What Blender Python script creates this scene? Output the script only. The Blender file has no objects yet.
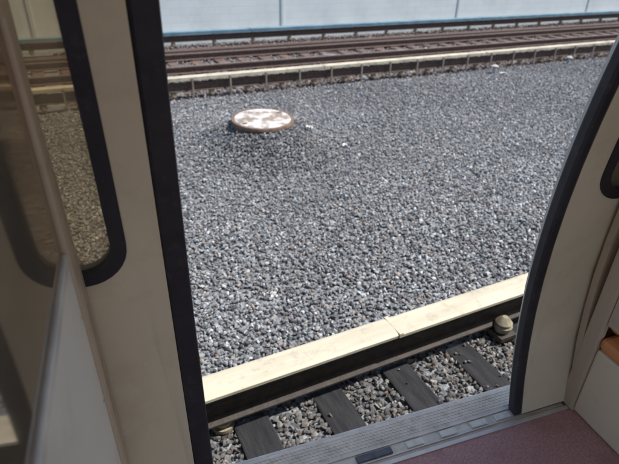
import bpy, bmesh, math, numpy as np
from mathutils import Vector, Matrix
rng=np.random.default_rng(7)
S=bpy.context.scene
COL=bpy.context.collection
# ---------------------------------------------------------------- materials
def mat(name, c1, c2=None, scale=8, rough=0.6, metal=0.0, bump=0.0, bscale=60, detail=6, spec=0.5, lo=0.35, hi=0.65, stretch=(1,1,1), dirt=None):
    m=bpy.data.materials.new(name); m.use_nodes=True
    nt=m.node_tree; N=nt.nodes; L=nt.links; b=N["Principled BSDF"]
    b.inputs["Roughness"].default_value=rough; b.inputs["Metallic"].default_value=metal
    b.inputs["Specular IOR Level"].default_value=spec
    tc=N.new("ShaderNodeTexCoord"); mp=N.new("ShaderNodeMapping"); mp.inputs["Scale"].default_value=stretch
    L.new(tc.outputs["Object"],mp.inputs["Vector"])
    if c2 is None: c2=tuple(x*0.85 for x in c1)
    n=N.new("ShaderNodeTexNoise"); n.inputs["Scale"].default_value=scale; n.inputs["Detail"].default_value=detail
    L.new(mp.outputs[0],n.inputs["Vector"])
    r=N.new("ShaderNodeValToRGB"); r.color_ramp.elements[0].position=lo; r.color_ramp.elements[1].position=hi
    r.color_ramp.elements[0].color=(*c1,1); r.color_ramp.elements[1].color=(*c2,1)
    L.new(n.outputs["Fac"],r.inputs[0]); out=r.outputs[0]
    if dirt:
        n3=N.new("ShaderNodeTexNoise"); n3.inputs["Scale"].default_value=dirt[0]; n3.inputs["Detail"].default_value=8; n3.inputs["Roughness"].default_value=0.7
        L.new(tc.outputs["Object"],n3.inputs["Vector"])
        mr=N.new("ShaderNodeMapRange"); mr.inputs[1].default_value=dirt[1]; mr.inputs[2].default_value=dirt[1]+0.12; mr.inputs[4].default_value=dirt[3]
        L.new(n3.outputs["Fac"],mr.inputs[0])
        mx=N.new("ShaderNodeMix"); mx.data_type='RGBA'; L.new(mr.outputs[0],mx.inputs[0]); L.new(out,mx.inputs[6]); mx.inputs[7].default_value=(*dirt[2],1)
        out=mx.outputs[2]
        ra=N.new("ShaderNodeMapRange"); ra.inputs[3].default_value=rough-0.06; ra.inputs[4].default_value=rough+0.12
        L.new(n3.outputs["Fac"],ra.inputs[0]); L.new(ra.outputs[0],b.inputs["Roughness"])
    L.new(out,b.inputs["Base Color"])
    if bump>0:
        n2=N.new("ShaderNodeTexNoise"); n2.inputs["Scale"].default_value=bscale; n2.inputs["Detail"].default_value=5
        L.new(mp.outputs[0],n2.inputs["Vector"])
        bp=N.new("ShaderNodeBump"); bp.inputs["Strength"].default_value=bump; bp.inputs["Distance"].default_value=0.01
        L.new(n2.outputs["Fac"],bp.inputs["Height"]); L.new(bp.outputs[0],b.inputs["Normal"])
    return m
M_cream=mat("cream_coverboard_paint",(0.64,0.58,0.45),(0.54,0.49,0.38),scale=5,rough=0.6,bump=0.25,bscale=25,stretch=(0.4,3,3),dirt=(9,0.54,(0.34,0.29,0.22),0.5))
M_creamfar=mat("weathered_coverboard_paint",(0.58,0.53,0.41),(0.43,0.40,0.33),scale=3,rough=0.7,bump=0.2,dirt=(6,0.52,(0.25,0.22,0.18),0.5))
M_clip=mat("weathered_bracket_paint",(0.30,0.27,0.22),(0.2,0.18,0.15),scale=6,rough=0.8)
M_blue=mat("blue_green_coverboard_paint",(0.15,0.27,0.34),(0.09,0.18,0.25),scale=3,rough=0.6)
M_rust=mat("rusty_steel",(0.13,0.085,0.068),(0.07,0.048,0.042),scale=20,rough=0.75,bump=0.3)
M_dark=mat("oily_steel",(0.07,0.055,0.045),(0.04,0.033,0.03),scale=20,rough=0.7,bump=0.3)
M_railtop=mat("polished_rail_head",(0.42,0.36,0.34),(0.3,0.25,0.23),scale=20,rough=0.35,metal=0.6)
M_sleeper=mat("creosoted_timber",(0.032,0.032,0.035),(0.013,0.013,0.016),scale=6,rough=0.85,bump=0.8,bscale=30,stretch=(6,0.8,4))
M_sleeperfar=mat("weathered_timber",(0.17,0.12,0.10),(0.09,0.065,0.06),scale=6,rough=0.9,bump=0.5)
M_insul=mat("glazed_insulator",(0.40,0.36,0.25),(0.22,0.19,0.14),scale=20,rough=0.4)
M_conc=mat("pale_concrete",(0.50,0.50,0.49),(0.38,0.38,0.38),scale=12,rough=0.9,bump=0.3)
M_manhole=mat("flaking_white_paint_on_iron",(0.66,0.66,0.66),(0.30,0.245,0.20),scale=5,rough=0.75,bump=0.4,lo=0.42,hi=0.57,detail=10)
M_iron=mat("rusting_cast_iron",(0.22,0.15,0.11),(0.13,0.09,0.07),scale=14,rough=0.7,bump=0.3)
M_beige=mat("beige_enamel",(0.80,0.70,0.51),(0.77,0.67,0.485),scale=1.5,rough=0.42,detail=2,dirt=(3.5,0.52,(0.55,0.46,0.32),0.3))
M_beige2=mat("beige_laminate",(0.60,0.49,0.36),(0.55,0.45,0.33),scale=2,rough=0.42,detail=2,dirt=(5,0.52,(0.3,0.23,0.16),0.35))
M_panel=mat("pale_grey_laminate",(0.80,0.78,0.70),(0.76,0.74,0.66),scale=2,rough=0.38,detail=3,dirt=(4,0.52,(0.5,0.46,0.38),0.25))
M_rubber=mat("black_rubber",(0.016,0.016,0.022),(0.026,0.026,0.034),scale=15,rough=0.5,bump=0.1,dirt=(20,0.56,(0.07,0.065,0.065),0.5))
M_steel=mat("brushed_steel",(0.72,0.71,0.66),(0.58,0.57,0.54),scale=12,rough=0.45,metal=0.4)
M_floor=mat("maroon_floor_vinyl",(0.58,0.33,0.31),(0.42,0.23,0.22),scale=110,rough=0.5,bump=0.05,bscale=200,dirt=(7,0.52,(0.25,0.15,0.14),0.4))
M_ceil=mat("ceiling_white",(0.85,0.83,0.78),rough=0.5)
M_orange=mat("orange_seat_plastic",(0.74,0.30,0.10),(0.64,0.25,0.08),scale=4,rough=0.4)
M_tab=mat("worn_white_marking",(0.88,0.87,0.78),(0.72,0.72,0.64),scale=40,rough=0.6)
M_tabd=mat("dark_blue_grey_plate",(0.12,0.14,0.17),(0.08,0.09,0.11),scale=40,rough=0.5)
M_paper=mat("litter_paper",(0.75,0.75,0.73),(0.6,0.6,0.6),scale=10,rough=0.8)
M_exterior=mat("silver_car_body",(0.6,0.61,0.62),(0.52,0.53,0.54),scale=3,rough=0.35,metal=0.4)
M_tread=mat("tread_plate_aluminium",(0.85,0.81,0.72),(0.68,0.65,0.57),scale=10,rough=0.6,metal=0.0,dirt=(14,0.52,(0.38,0.34,0.28),0.45))
M_plinth=mat("wall_plinth_paint",(0.62,0.69,0.72),(0.54,0.61,0.64),scale=4,rough=0.85)
def wallmat():
    m=mat("painted_block_wall",(1,1,1),(0.90,0.91,0.92),scale=1.2,rough=0.85,dirt=(0.8,0.5,(0.75,0.76,0.74),0.5))
    nt=m.node_tree;N=nt.nodes;L=nt.links;b=N["Principled BSDF"]
    tc=N.new("ShaderNodeTexCoord"); sp=N.new("ShaderNodeSeparateXYZ"); cb=N.new("ShaderNodeCombineXYZ")
    L.new(tc.outputs["Object"],sp.inputs[0]); L.new(sp.outputs["X"],cb.inputs["X"]); L.new(sp.outputs["Z"],cb.inputs["Y"])
    br=N.new("ShaderNodeTexBrick"); br.inputs["Scale"].default_value=1.0
    br.inputs["Brick Width"].default_value=0.6; br.inputs["Row Height"].default_value=0.2; br.inputs["Mortar Size"].default_value=0.008
    br.inputs["Color1"].default_value=(0.74,0.79,0.80,1); br.inputs["Color2"].default_value=(0.72,0.77,0.785,1); br.inputs["Mortar"].default_value=(0.65,0.71,0.73,1)
    L.new(cb.outputs[0],br.inputs["Vector"])
    mx=N.new("ShaderNodeMix"); mx.data_type='RGBA'; mx.blend_type='MULTIPLY'; mx.inputs[0].default_value=0.8
    old=b.inputs["Base Color"].links[0].from_socket
    L.new(br.outputs["Color"],mx.inputs[6]); L.new(old,mx.inputs[7]); L.new(mx.outputs[2],b.inputs["Base Color"])
    return m
M_wall=wallmat()
def stonemat():
    m=bpy.data.materials.new("ballast_stone"); m.use_nodes=True
    nt=m.node_tree;N=nt.nodes;L=nt.links;b=N["Principled BSDF"]; b.inputs["Roughness"].default_value=0.8
    a=N.new("ShaderNodeAttribute"); a.attribute_name="Col"
    tc=N.new("ShaderNodeTexCoord"); n=N.new("ShaderNodeTexNoise"); n.inputs["Scale"].default_value=70; n.inputs["Detail"].default_value=3
    L.new(tc.outputs["Object"],n.inputs["Vector"])
    r=N.new("ShaderNodeValToRGB"); r.color_ramp.elements[0].position=0.3; r.color_ramp.elements[0].color=(0.7,0.7,0.7,1)
    r.color_ramp.elements[1].position=0.7; r.color_ramp.elements[1].color=(1,1,1,1)
    L.new(n.outputs["Fac"],r.inputs[0])
    mx=N.new("ShaderNodeMix"); mx.data_type='RGBA'; mx.blend_type='MULTIPLY'; mx.inputs[0].default_value=1
    L.new(a.outputs["Color"],mx.inputs[6]); L.new(r.outputs[0],mx.inputs[7]); L.new(mx.outputs[2],b.inputs["Base Color"])
    return m
M_stone=stonemat()
def groundmat():
    m=bpy.data.materials.new("gravel_bed"); m.use_nodes=True
    nt=m.node_tree;N=nt.nodes;L=nt.links;b=N["Principled BSDF"]; b.inputs["Roughness"].default_value=0.9
    tc=N.new("ShaderNodeTexCoord"); v=N.new("ShaderNodeTexVoronoi"); v.inputs["Scale"].default_value=34
    L.new(tc.outputs["Object"],v.inputs["Vector"])
    r=N.new("ShaderNodeValToRGB"); e=r.color_ramp.elements
    e[0].position=0; e[0].color=(0.07,0.073,0.08,1); e[1].position=1; e[1].color=(0.34,0.36,0.375,1)
    k=e.new(0.5); k.color=(0.17,0.178,0.19,1)
    sep=N.new("ShaderNodeSeparateColor"); L.new(v.outputs["Color"],sep.inputs[0]); L.new(sep.outputs[0],r.inputs[0])
    L.new(r.outputs[0],b.inputs["Base Color"])
    bp=N.new("ShaderNodeBump"); bp.inputs["Strength"].default_value=1; bp.inputs["Distance"].default_value=0.02; bp.invert=True
    L.new(v.outputs["Distance"],bp.inputs["Height"]); L.new(bp.outputs[0],b.inputs["Normal"])
    return m
M_ground=groundmat()
def glassmat(name,tint,rough=0.02,f=1.5,gc=(0.95,0.88,0.80),dust=(.10,.22)):
    m=bpy.data.materials.new(name); m.use_nodes=True
    nt=m.node_tree;N=nt.nodes;L=nt.links; N.remove(N["Principled BSDF"]); o=N["Material Output"]
    t=N.new("ShaderNodeBsdfTransparent"); t.inputs[0].default_value=(*tint,1)
    g=N.new("ShaderNodeBsdfGlossy"); g.inputs["Roughness"].default_value=rough; g.inputs["Color"].default_value=(*gc,1)
    d=N.new("ShaderNodeBsdfDiffuse"); d.inputs["Color"].default_value=(0.62,0.54,0.40,1)
    n=N.new("ShaderNodeTexNoise"); n.inputs["Scale"].default_value=5; n.inputs["Detail"].default_value=6
    tc=N.new("ShaderNodeTexCoord"); L.new(tc.outputs["Object"],n.inputs["Vector"])
    mr=N.new("ShaderNodeMapRange"); mr.inputs[1].default_value=.3; mr.inputs[2].default_value=.7; mr.inputs[3].default_value=dust[0]; mr.inputs[4].default_value=dust[1]
    L.new(n.outputs["Fac"],mr.inputs[0])
    m0=N.new("ShaderNodeMixShader"); L.new(mr.outputs[0],m0.inputs[0]); L.new(t.outputs[0],m0.inputs[1]); L.new(d.outputs[0],m0.inputs[2])
    fr=N.new("ShaderNodeFresnel"); fr.inputs["IOR"].default_value=f
    mx=N.new("ShaderNodeMixShader"); L.new(fr.outputs[0],mx.inputs[0]); L.new(m0.outputs[0],mx.inputs[1]); L.new(g.outputs[0],mx.inputs[2]); L.new(mx.outputs[0],o.inputs["Surface"])
    return m
M_glass=glassmat("tinted_window_glass",(0.80,0.72,0.57),f=1.5,dust=(.22,.36))
M_screen=glassmat("bronze_screen_glass",(0.66,0.50,0.35),rough=0.05,f=1.7,dust=(.15,.28))

# ---------------------------------------------------------------- helpers
def empty(name,loc=(0,0,0),rz=0):
    e=bpy.data.objects.new(name,None); COL.objects.link(e); e.location=loc; e.rotation_euler=(0,0,rz); e.empty_display_size=0.2
    return e
def mesh_obj(name,verts,faces,m,parent=None,smooth=False,bevel=0,loc=(0,0,0),rot=(0,0,0),seg=2):
    me=bpy.data.meshes.new(name); me.from_pydata([tuple(v) for v in verts],[],faces); 
    bm=bmesh.new(); bm.from_mesh(me); bmesh.ops.recalc_face_normals(bm,faces=bm.faces); bm.to_mesh(me); bm.free()
    me.materials.append(m); o=bpy.data.objects.new(name,me); COL.objects.link(o)
    o.location=loc; o.rotation_euler=rot
    if parent: o.parent=parent
    if smooth:
        for p in me.polygons: p.use_smooth=True
    if bevel>0:
        b=o.modifiers.new("b",'BEVEL'); b.width=bevel; b.segments=seg; b.limit_method='ANGLE'; b.angle_limit=math.radians(35)
    return o
BF=[(0,1,2,3),(7,6,5,4),(0,4,5,1),(1,5,6,2),(2,6,7,3),(3,7,4,0)]
def bv(x0,x1,y0,y1,z0,z1): return [(x0,y0,z0),(x1,y0,z0),(x1,y1,z0),(x0,y1,z0),(x0,y0,z1),(x1,y0,z1),(x1,y1,z1),(x0,y1,z1)]
def box(name,x0,x1,y0,y1,z0,z1,m,parent=None,bevel=0.0): return mesh_obj(name,bv(x0,x1,y0,y1,z0,z1),BF,m,parent,bevel=bevel)
def boxes(name,lst,m,parent=None,bevel=0.0):
    V=[];F=[]
    for b in lst:
        k=len(V); V+=bv(*b); F+=[tuple(i+k for i in f) for f in BF]
    return mesh_obj(name,V,F,m,parent,bevel=bevel)
def extrude_x(name,prof,segs,m,parent=None,bevel=0):
    V=[];F=[]; n=len(prof)
    for (x0,x1,dy,dz) in segs:
        k=len(V)
        V+=[(x0,y+dy,z+dz) for y,z in prof]+[(x1,y+dy,z+dz) for y,z in prof]
        for i in range(n):
            j=(i+1)%n; F.append((k+i,k+j,k+n+j,k+n+i))
        F.append(tuple(k+i for i in range(n))); F.append(tuple(k+n+i for i in reversed(range(n))))
    return mesh_obj(name,V,F,m,parent,bevel=bevel)
def lathe(name,prof,m,parent=None,loc=(0,0,0),n=32,smooth=True):
    V=[];F=[]
    for r,z in prof:
        for i in range(n):
            a=2*math.pi*i/n; V.append((r*math.cos(a),r*math.sin(a),z))
    for k in range(len(prof)-1):
        for i in range(n):
            j=(i+1)%n; F.append((k*n+i,k*n+j,(k+1)*n+j,(k+1)*n+i))
    F.append(tuple(range(n))); F.append(tuple((len(prof)-1)*n+i for i in range(n)))
    o=mesh_obj(name,V,F,m,parent,loc=loc,smooth=smooth)
    if smooth:
        b=o.modifiers.new("e",'EDGE_SPLIT'); b.split_angle=math.radians(40)
    return o

# ---------------------------------------------------------------- ground
MHX,MHY=2.55,6.70
def gh(x,y):
    x=np.asarray(x,float); y=np.asarray(y,float)
    z=0.13+0.02*np.sin(x*1.3+y*0.7)*np.sin(y*1.1-x*0.4)+0.012*np.sin(x*3.1+1)*np.sin(y*2.7)
    near=1/(1+np.exp((y-2.35)/0.12)); z=z*(1-near)+0.105*near
    z=z+0.05*np.exp(-((y-3.4)/0.8)**2)
    # steep-sided heap of stones banked up around the manhole shaft, slightly lobed outline
    dx=x-MHX-0.06; dy=y-MHY+0.05; d=np.hypot(dx,dy); an=np.arctan2(dy,dx)
    R=0.84*(1+0.09*np.sin(an*3+0.6)+0.06*np.sin(an*5+2))
    z=z*(1-np.exp(-(d/R)**4))+0.462*np.exp(-(d/R)**4)
    far=1/(1+np.exp(-(y-9.5)/0.3)); z=z*(1-far)+0.04*far
    return z
xs=np.concatenate([[-300,-100,-40,-15,-6],np.arange(-3,26,0.1),[30,50,90,180,400]])
ys=np.concatenate([[-300,-100,-30,-8,-2],np.arange(-0.5,17,0.1),[20,30,60,150,400]])
XX,YY=np.meshgrid(xs,ys); ZZ=gh(XX,YY)-0.014
nx,ny=len(xs),len(ys)
V=np.stack([XX.ravel(),YY.ravel(),ZZ.ravel()],1)
F=[(j*nx+i,j*nx+i+1,(j+1)*nx+i+1,(j+1)*nx+i) for j in range(ny-1) for i in range(nx-1)]
mesh_obj("ground",V.tolist(),F,M_ground,smooth=True)

t=(1+5**.5)/2
ico=np.array([(-1,t,0),(1,t,0),(-1,-t,0),(1,-t,0),(0,-1,t),(0,1,t),(0,-1,-t),(0,1,-t),(t,0,-1),(t,0,1),(-t,0,-1),(-t,0,1)],float)/math.sqrt(1+t*t)
icf=np.array([(0,11,5),(0,5,1),(0,1,7),(0,7,10),(0,10,11),(1,5,9),(5,11,4),(11,10,2),(10,7,6),(7,1,8),(3,9,4),(3,4,2),(3,2,6),(3,6,8),(3,8,9),(4,9,5),(2,4,11),(6,2,10),(8,6,7),(9,8,1)])
def stones(name,pts,size,cols,m):
    n=len(pts)
    v=np.repeat(ico[None],n,0)*rng.uniform(0.62,1.18,(n,12,1))
    v*=rng.uniform([0.75,0.6,0.42],[1.35,1.0,0.72],(n,3))[:,None,:]
    q=rng.normal(size=(n,4)); q[:,1:3]*=0.45; q/=np.linalg.norm(q,axis=1)[:,None]
    w,x,y,z=q.T
    R=np.stack([1-2*(y*y+z*z),2*(x*y-z*w),2*(x*z+y*w),2*(x*y+z*w),1-2*(x*x+z*z),2*(y*z-x*w),2*(x*z-y*w),2*(y*z+x*w),1-2*(x*x+y*y)],1).reshape(n,3,3)
    v=np.einsum('nij,nkj->nki',R,v)*size[:,None,None]+pts[:,None,:]
    v=v.reshape(-1,3); f=(icf[None]+np.arange(n)[:,None,None]*12).reshape(-1,3)
    me=bpy.data.meshes.new(name); me.vertices.add(len(v)); me.vertices.foreach_set("co",v.ravel().astype(np.float32))
    me.loops.add(f.size); me.loops.foreach_set("vertex_index",f.ravel().astype(np.int32))
    me.polygons.add(len(f)); me.polygons.foreach_set("loop_start",np.arange(0,f.size,3,dtype=np.int32)); 
    me.update(calc_edges=True)
    at=me.attributes.new("Col",'FLOAT_COLOR','POINT'); c=np.repeat(np.concatenate([np.clip(cols,0,0.85),np.ones((n,1))],1),12,0)
    at.data.foreach_set("color",c.ravel().astype(np.float32))
    me.materials.append(m); o=bpy.data.objects.new(name,me); COL.objects.link(o)
    me.polygons.foreach_set("use_smooth",np.zeros(len(f),bool))
    return o
def colours(n,mode="grey"):
    k=rng.random(n); base=rng.uniform(0.20,0.38,n)
    c=np.stack([base*0.97,base*1.0,base*1.045],1)
    w=k<0.14; c[w]=rng.uniform(0.45,0.70,w.sum())[:,None]*np.array([0.98,1.0,1.01])
    d=(k>0.16)&(k<0.28); c[d]=rng.uniform(0.09,0.16,d.sum())[:,None]*np.array([0.97,1,1.07])
    r=(k>0.30)&(k<0.42); c[r]=rng.uniform(0.22,0.38,r.sum())[:,None]*np.array([1.12,0.94,0.84])
    if mode=="brown": c=c*0.66*np.array([1.15,0.93,0.83])
    if mode=="warm": c=c*0.58*np.array([1.04,0.98,0.92])
    return c
def scatter(x0,x1,y0,y1,dens):
    n=int((x1-x0)*(y1-y0)*dens); return rng.uniform([x0,y0],[x1,y1],(n,2))
def mk(p,smin,smax):
    n=len(p); s=rng.uniform(smin,smax,n)
    z=gh(p[:,0],p[:,1])+rng.uniform(-0.006,0.014,n)
    return np.column_stack([p,z]),s
def blotch(x,y):
    return 1+0.10*np.sin(x*0.9+1.3*np.sin(y*0.7))*np.sin(y*0.8+0.9*np.sin(x*0.5)+1)+0.06*np.sin(x*2.3+y*1.9)*np.sin(y*2.9-x)
A=scatter(-1.6,7.5,2.3,5.0,1450); B=scatter(-0.5,14.5,5.0,9.6,880)
# extra stones on the slope of the heap
ra=rng.uniform(.46,1.25,1500); ta=rng.uniform(0,2*math.pi,1500); HP=np.column_stack([MHX+ra*np.cos(ta),MHY+ra*np.sin(ta)])
B=np.concatenate([B,HP]); d=np.hypot(B[:,0]-MHX,B[:,1]-MHY); B=B[d>0.475]
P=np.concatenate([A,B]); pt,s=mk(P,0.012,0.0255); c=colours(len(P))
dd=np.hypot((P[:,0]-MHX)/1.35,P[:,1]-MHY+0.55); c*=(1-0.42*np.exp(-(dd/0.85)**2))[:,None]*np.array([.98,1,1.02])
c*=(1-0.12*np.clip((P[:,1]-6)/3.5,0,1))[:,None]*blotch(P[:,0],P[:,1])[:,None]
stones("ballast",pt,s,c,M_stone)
N1=scatter(-1.6,7.5,0.9,2.3,1400)
offx=lambda p:np.abs((p[:,0]-0.645)/0.55-np.round((p[:,0]-0.645)/0.55))*0.55
keep=~((offx(N1)<0.105)&(N1[:,1]<2.12)); keep|=(rng.random(len(N1))<0.02)
N1=N1[keep]; pt,s=mk(N1,0.013,0.027); 
on=(offx(N1)<0.105)&(N1[:,1]<2.12); pt[on,2]=0.143; s[on]*=.7
stones("trackside_ballast",pt,s,colours(len(N1),"warm"),M_stone)
C=scatter(0,26,9.6,15.6,230); pt,s=mk(C,0.022,0.04); stones("track_bed_ballast",pt,s,colours(len(C),"brown"),M_stone)

# ---------------------------------------------------------------- tracks
def rail_prof(y,z0):
    return [(y-.07,z0),(y+.07,z0),(y+.07,z0+.012),(y+.012,z0+.03),(y+.012,z0+.115),(y+.036,z0+.125),(y+.036,z0+.152),(y+.028,z0+.16),(y-.028,z0+.16),(y-.036,z0+.152),(y-.036,z0+.125),(y-.012,z0+.115),(y-.012,z0+.03),(y-.07,z0+.012)]
def track(name,ya,yb,z0,xs,m,w=0.25,y0=None,y1=None):
    e=empty(name)
    for i,y in enumerate((ya,yb)):
        extrude_x("rail_%d"%(i+1),rail_prof(y,z0),[(-60,120,0,0)],M_rust,e)
        box("rail_head_%d"%(i+1),-60,120,y-.024,y+.024,z0+.1605,z0+.163,M_railtop,e)
    boxes("sleepers",[(x-w/2+rng.uniform(-.012,.012),x+w/2+rng.uniform(-.012,.012),y0+rng.uniform(-.03,.03),y1+rng.uniform(-.03,.03),z0-.17,z0-.004+rng.uniform(-.006,.0)) for x in xs],m,e,bevel=0.014)
    boxes("baseplates",[(x-.09,x+.09,y-.14,y+.14,z0-.004,z0+.02) for x in xs for y in (ya,yb)],M_rust,e)
    return e
tr=track("railway_track",-0.06,1.37,0.14,[0.645+0.55*i for i in range(-20,60)],M_sleeper,w=0.23,y0=-0.7,y1=2.08)
track("railway_track",11.75,13.2,0.09,[0.2+0.6*i for i in range(-20,90)],M_sleeperfar,w=0.25,y0=11.1,y1=13.85)
box("cable_trough",-60,120,14.15,14.4,0.02,0.14,M_rust)
def cable(name,pts,r,m):
    cu=bpy.data.curves.new(name,'CURVE'); cu.dimensions='3D'; cu.bevel_depth=r; cu.bevel_resolution=3
    sp=cu.splines.new('NURBS'); sp.points.add(len(pts)-1)
    for p,q in zip(sp.points,pts): p.co=(*q,1)
    sp.use_endpoint_u=True; sp.order_u=3; cu.materials.append(m)
    o=bpy.data.objects.new(name,cu); COL.objects.link(o); return o
cable("signal_cable",[(6.6,12.6,.10),(6.9,12.2,.12),(7.5,12.0,.12),(8.2,12.25,.11),(9.0,12.35,.12),(9.6,12.1,.12),(10.0,12.5,.1)],.025,M_conc)
def third_rail(name,y,ztop,w,m,brx,blen,joff,mi=M_insul,front=0.0,mr=M_rust):
    e=empty(name)
    h=w/2
    prof=[(y-h,ztop-.035-front),(y-h,ztop-.012),(y-h+.02,ztop-.004),(y-h*.4,ztop),(y+h*.4,ztop),(y+h-.02,ztop-.004),(y+h,ztop-.012),(y+h,ztop-.035-front),(y+h-.02,ztop-.035-front),(y+h-.02,ztop-.03),(y-h+.02,ztop-.03),(y-h+.02,ztop-.035-front)]
    segs=[];x=joff-blen*10
    while x<90:
        segs.append((x+.003,x+blen-.003,rng.uniform(-.003,.003),rng.uniform(-.002,.002))); x+=blen
    extrude_x("cover_board",prof,segs,m,e,bevel=0.004)
    boxes("joint_straps",[(s[0]-.018,s[0]+.012,y-h-.003,y+h+.003,ztop-.03,ztop+.003) for s in segs],m,e)
    extrude_x("conductor_rail",[(a,b) for a,b in rail_prof(y,ztop-.28)],[(-60,90,0,0)],mr,e)
    boxes("brackets",[(b-.02,b+.02,y+h*0.55,y+h*0.55+.02,ztop-.40,ztop-.034) for b in brx]+[(b-.03,b+.03,y-.1,y+h+.05,ztop-.40,ztop-.385) for b in brx],mr,e)
    for i,b in enumerate(brx):
        if -3<b<30:
            lathe("insulator_%d"%i,[(.045,-.10),(.07,-.085),(.07,-.06),(.05,-.055),(.062,-.035),(.062,-.015),(.04,-.005),(.04,.0)],mi,e,loc=(b,y-.0,ztop-.285),n=20)
    return e
t3=third_rail("third_rail",2.095,0.50,0.19,M_cream,[2.68+2.2*i for i in range(-10,25)],4.5,1.71,mr=M_dark)
lathe("bell",[(.03,-.12),(.055,-.11),(.07,-.06),(.056,-.045),(.064,-.03),(.04,.0),(.02,.02)],M_insul,t3,loc=(2.68,1.99,.30),n=24)
box("bell_foot",2.60,2.76,1.91,2.07,.142,.185,M_dark,t3,bevel=.005)
tf=third_rail("third_rail",9.74,0.50,0.18,M_creamfar,[1.9+0.75*i for i in range(-10,60)],4.5,0.6,front=0.04)
boxes("board_clips",[(1.5+.75*i,1.53+.75*i,9.615,9.645,.12,.47) for i in range(-4,40)],M_clip,tf)
third_rail("third_rail",15.1,0.50,0.20,M_blue,[1.9+1.2*i for i in range(-10,60)],4.5,0.9,front=0.06)

wl=empty("boundary_wall")
box("wall_face",-60,150,16.0,16.25,0.0,3.4,M_wall,wl)
box("wall_plinth",-60,150,15.9,15.998,0.0,0.30,M_plinth,wl,bevel=.02)
box("wall_coping",-60,150,15.95,16.3,3.402,3.5,M_conc,wl,bevel=.02)
boxes("wall_piers",[(x,x+.10,15.97,15.998,0.302,3.39) for x in np.arange(-58,148,7.2)],M_plinth,wl,bevel=.01)

# ---------------------------------------------------------------- manhole
mh=empty("manhole_cover",(MHX,MHY,0.512)); mh.rotation_euler=(math.radians(2),math.radians(-1),0.4); mh.scale=(.97,.97,1)
lathe("collar",[(.452,-.3),(.452,-.045),(.44,-.04)],M_iron,mh,n=48)
lathe("frame_ring",[(.468,-.050),(.475,-.044),(.475,-.006),(.468,.004),(.43,.004),(.43,-.004)],M_iron,mh,n=64)
lathe("lid",[(.425,-.03),(.425,.002),(.415,.006)],M_manhole,mh,n=64)
st=[]
for i in range(-9,10):
    for j in range(-9,10):
        x,y=i*.05,j*.05
        if math.hypot(x,y)<.385: st.append((x-.017,x+.017,y-.006,y+.006,.006,.010) if (i+j)%2 else (x-.006,x+.006,y-.017,y+.017,.006,.010))
boxes("studs",st,M_manhole,mh,bevel=.002)
boxes("lifting_keyholes",[(-.39,-.33,-.02,.02,.0065,.0145),(.33,.39,-.02,.02,.0065,.0145)],M_iron,mh)

def litter(name,x,y,w,l,rz):
    z=float(gh(x,y))+.03; V=[];F=[]
    for j in range(4):
        for i in range(4): V.append((w*(i/3-.5),l*(j/3-.5),.02*math.sin(i*2+j*1.7)+.01*(i%2)))
    for j in range(3):
        for i in range(3): F.append((j*4+i,j*4+i+1,j*4+i+5,j*4+i+4))
    return mesh_obj(name,V,F,M_paper,loc=(x,y,z),rot=(.1,.15,rz))
litter("paper_litter",3.16,6.4,.08,.09,.3); litter("paper_litter",3.6,6.1,.06,.07,1.3); litter("paper_litter",9.5,8.9,.1,.16,.8)
pk=empty("marker_peg",(9.4,9.1,.12)); lathe("post",[(.04,0),(.04,.12),(.03,.14)],M_conc,pk,n=16); lathe("cap",[(.03,.14),(.09,.15),(.09,.17),(.03,.20)],M_conc,pk,n=20)
pk2=empty("marker_peg",(12.2,9.3,.1)); lathe("post",[(.04,0),(.04,.12),(.03,.14)],M_conc,pk2,n=16); lathe("cap",[(.03,.14),(.08,.15),(.08,.17),(.03,.20)],M_conc,pk2,n=20)

# ---------------------------------------------------------------- the subway car
CAR=dict(loc=(0.196,1.11,1.15),rz=math.radians(-6.8))
def carpart(n): return empty(n,CAR['loc'],CAR['rz'])
def prof(h):
    if h<.72: return -.018-.092*((h-.72)/.72)**2
    return -.018-.075*((h-.72)/.72)**2 if h<2.2 else -.33
def rr(x0,x1,z0,z1,r,nc=8,ns=14):
    pts=[]
    cs=[((x1-r,z0+r),-90),((x1-r,z1-r),0),((x0+r,z1-r),90),((x0+r,z0+r),180)]
    arcs=[[(c[0]+r*math.cos(math.radians(a+90*i/nc)),c[1]+r*math.sin(math.radians(a+90*i/nc))) for i in range(nc+1)] for c,a in cs]
    for k in range(4):
        pts+=arcs[k]; a=arcs[k][-1]; b=arcs[(k+1)%4][0]
        for i in range(1,ns): pts.append((a[0]+(b[0]-a[0])*i/ns,a[1]+(b[1]-a[1])*i/ns))
    return pts
def ring(name,outer,inner,off0,off1,m,parent,rings=3,bevel=0):
    n=len(outer); V=[];F=[]
    for off in (off0,off1):
        for k in range(rings+1):
            f=k/rings
            for (a,b) in zip(outer,inner):
                x=a[0]+(b[0]-a[0])*f; z=a[1]+(b[1]-a[1])*f; V.append((x,prof(z)+off,z))
    w=(rings+1)*n
    for s in (0,w):
        for k in range(rings):
            for i in range(n):
                j=(i+1)%n; F.append((s+k*n+i,s+k*n+j,s+(k+1)*n+j,s+(k+1)*n+i))
    for k in (0,rings):
        for i in range(n):
            j=(i+1)%n; F.append((k*n+i,k*n+j,w+k*n+j,w+k*n+i))
    o=mesh_obj(name,V,F,m,parent,bevel=bevel,smooth=True)
    es=o.modifiers.new("e",'EDGE_SPLIT'); es.split_angle=math.radians(30)
    return o
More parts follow.
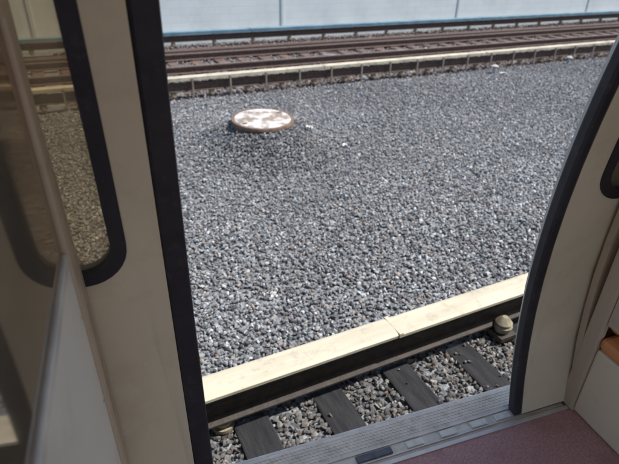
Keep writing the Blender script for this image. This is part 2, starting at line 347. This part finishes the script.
def slab(name,x0,x1,z0,z1,off0,off1,m,parent,n=30,bevel=0):
    V=[];F=[]
    for k in range(n+1):
        z=z0+(z1-z0)*k/n; V+=[(x0,prof(z)+off0,z),(x1,prof(z)+off0,z),(x1,prof(z)+off1,z),(x0,prof(z)+off1,z)]
    for k in range(n):
        a=4*k
        for i in range(4):
            j=(i+1)%4; F.append((a+i,a+j,a+4+j,a+4+i))
    F.append((0,1,2,3)); F.append((4*n,4*n+1,4*n+2,4*n+3))
    return mesh_obj(name,V,F,m,parent,bevel=bevel)
H=2.05
def leaf(mirror):
    e=carpart("sliding_door")
    def X(a,b): return (a,b) if not mirror else (1.163-b,1.163-a)
    nw=-.052 if not mirror else -.033
    x0,x1=X(-.60,nw); s0,s1=X(-.49,-.128); g0,g1=X(-.455,-.163); n0,n1=X(nw+.0005,.005)
    ring("panel",rr(x0,x1,.012,H,.002),rr(s0,s1,.89,1.78,.10),-.035,0,M_beige,e)
    ring("window_seal",rr(s0,s1,.89,1.78,.10),rr(g0,g1,.925,1.745,.07),-.041,.004,M_rubber,e,rings=2)
    slab("window_glass",g0-.01,g1+.01,.915,1.755,-.020,-.016,M_glass,e)
    slab("nosing_rubber",n0,n1,.012,H,-.038,.002,M_rubber,e,n=30,bevel=.008)
    return e
leaf(False); leaf(True)
car=carpart("subway_car")
box("floor",-5,7,-2.6,-.155,-.05,0,M_floor,car)
box("floor_edge_left",-5,-.232,-.155,-.085,-.05,0,M_floor,car); box("floor_edge_right",1.41,7,-.155,-.085,-.05,0,M_floor,car)
box("sill_plate",-.228,1.405,-.153,0.0,-.05,-.004,M_tread,car,bevel=.004)
pl=[]
for r in range(6):
    for k in range(100):
        x=-.22+k*.0162+(.008 if r%2 else 0); y=-.012-r*.0125
        pl.append((x,x+.010,y-.003,y+.003,-.0038,-.0012))
boxes("sill_tread",pl,M_tread,car)
boxes("sill_guide",[(-.22,1.40,-.098,-.094,-.0038,.002),(-.22,1.40,-.142,-.138,-.0038,.002)],M_steel,car,bevel=.001)
boxes("guide_blocks",[(x,x+.07,-.131,-.105,-.0038,.003) for x in (.70,.845,.98,1.09)],M_tab,car,bevel=.002)
box("guide_plate",.50,.64,-.131,-.105,-.0038,.004,M_tabd,car,bevel=.002)
box("sill_nose",-.228,1.405,.0005,.014,-.075,-.008,M_steel,car,bevel=.003)
box("floor_trim",-.228,1.405,-.172,-.156,.0005,.004,M_steel,car,bevel=.001)
for k,(a,b,w0,w1) in enumerate(((-1.7,-.232,-1.2,-.42),(1.407,2.9,1.6,2.4))):
    ring("inner_wall_%d"%k,rr(a,b,0.002,H,.002),rr(w0,w1,.92,1.75,.09),-.075,-.05,M_beige2,car)
    ring("inner_wall_seal_%d"%k,rr(w0,w1,.92,1.75,.09),rr(w0+.03,w1-.03,.95,1.72,.06),-.08,-.045,M_rubber,car,rings=1)
for k,(a,b,w0,w1) in enumerate(((-5,-.02,-1.25,-.10),(1.19,7,1.25,2.45))):
    ring("outer_skin_%d"%k,rr(a,b,-.30,H,.002),rr(w0,w1,.86,1.80,.10),.02,.035,M_exterior,car)
box("wall_inner_far_left",-5,-1.702,-.16,-.10,0.002,H,M_beige2,car); box("wall_inner_far_right",2.902,7,-.16,-.10,0.002,H,M_beige2,car)
box("header",-.6,1.8,-.40,-.06,H+.002,2.25,M_beige2,car)
box("side_cornice_left",-5,-.602,-.5,-.0,H+.004,2.25,M_beige2,car); box("side_cornice_right",1.802,7,-.5,-.0,H+.004,2.25,M_beige2,car)
box("roof",-5,7,-2.75,-.1,2.252,2.30,M_ceil,car)
boxes("opposite_wall",[(-5,-1.3,-2.68,-2.62,.002,.8),(-5,-1.3,-2.68,-2.62,1.85,2.25),(-1.3,-1.1,-2.68,-2.62,.002,2.25),(-1.1,2.3,-2.68,-2.62,2.0,2.25),(2.3,2.5,-2.68,-2.62,.002,2.25),(2.5,7,-2.68,-2.62,.002,.8),(2.5,7,-2.68,-2.62,1.85,2.25)],M_beige,car)
box("underframe",-5,7,-2.6,-.02,-.20,-.052,M_rust,car)
def screen(x,name,lowmat):
    e=carpart(name)
    ypost=-.15
    box("post",x-.014,x+.014,ypost-.03,ypost+.03,0.002,2.05,M_beige2,e,bevel=.006)
    box("lower_panel",x-.010,x+.010,-.80,ypost-.032,.06,1.03,lowmat,e,bevel=.003)
    box("top_rail",x-.013,x+.013,-.80,ypost-.032,1.032,1.058,M_steel,e,bevel=.005)
    box("glass",x-.004,x+.004,-.78,ypost-.033,1.06,1.86,M_screen,e)
    box("front_post",x-.016,x+.016,-.835,-.803,.002,2.05,M_steel,e,bevel=.008)
    box("kick_strip",x-.012,x+.012,-.80,ypost-.032,.003,.058,M_rubber,e)
    boxes("screws",[(x+.0102,x+.0118,-.20,-.194,z,z+.006) for z in (.15,.4,.65,.9)],M_steel,e)
    return e
screen(-.245,"glass_partition",M_panel)
e=carpart("glass_partition")
box("post",1.405,1.433,-.18,-.12,.002,2.05,M_beige2,e,bevel=.006)
box("panel",1.412,1.430,-.80,-.182,.44,1.03,M_beige2,e,bevel=.003)
box("top_rail",1.408,1.434,-.80,-.182,1.032,1.058,M_steel,e,bevel=.005)
box("glass",1.417,1.425,-.78,-.183,1.06,1.86,M_screen,e)
box("front_post",1.405,1.437,-.835,-.803,.002,2.05,M_steel,e,bevel=.008)
sb=carpart("seat_bench")
box("base",1.415,2.9,-.62,-.18,.002,.325,M_beige,sb,bevel=.01)
box("cushion",1.410,2.9,-.66,-.18,.328,.385,M_orange,sb,bevel=.02)
box("backrest",1.44,2.9,-.22,-.175,.405,.85,M_orange,sb,bevel=.015)

# ---------------------------------------------------------------- light, sky, camera
sd=Vector((0.46,-0.20,0.866)).normalized()
el=math.asin(sd.z); az=math.atan2(sd.x,sd.y)
su=bpy.data.lights.new("sun",'SUN'); su.energy=5.0; su.angle=math.radians(0.8); su.color=(1,0.965,0.91)
so=bpy.data.objects.new("sun",su); COL.objects.link(so); so.rotation_euler=(-sd).to_track_quat('-Z','Y').to_euler()
w=bpy.data.worlds.new("World"); S.world=w; w.use_nodes=True; nt=w.node_tree
sk=nt.nodes.new("ShaderNodeTexSky"); sk.sky_type='NISHITA'; sk.sun_disc=False; sk.sun_elevation=el; sk.sun_rotation=az; sk.dust_density=2.5
nt.links.new(sk.outputs[0],nt.nodes["Background"].inputs[0]); nt.nodes["Background"].inputs[1].default_value=0.15
Xc=Vector((0.899,0.203,-0.3876)).normalized()
Zc=Vector((0.019,0.8645,0.5026)); Zc=(Zc-Xc*Zc.dot(Xc)).normalized()
Yc=Zc.cross(Xc)
cam=bpy.data.cameras.new("camera"); co=bpy.data.objects.new("camera",cam); COL.objects.link(co)
cam.sensor_width=36; cam.lens=36*500/619; cam.clip_start=0.02; cam.clip_end=1500
cam.dof.use_dof=True; cam.dof.focus_distance=1.8; cam.dof.aperture_fstop=3.6
co.matrix_world=Matrix(((*Xc,0),(*Yc,0),(*Zc,2.75),(0,0,0,1)))
S.camera=co
S.view_settings.view_transform='Standard'; S.view_settings.look='None'; S.view_settings.exposure=0
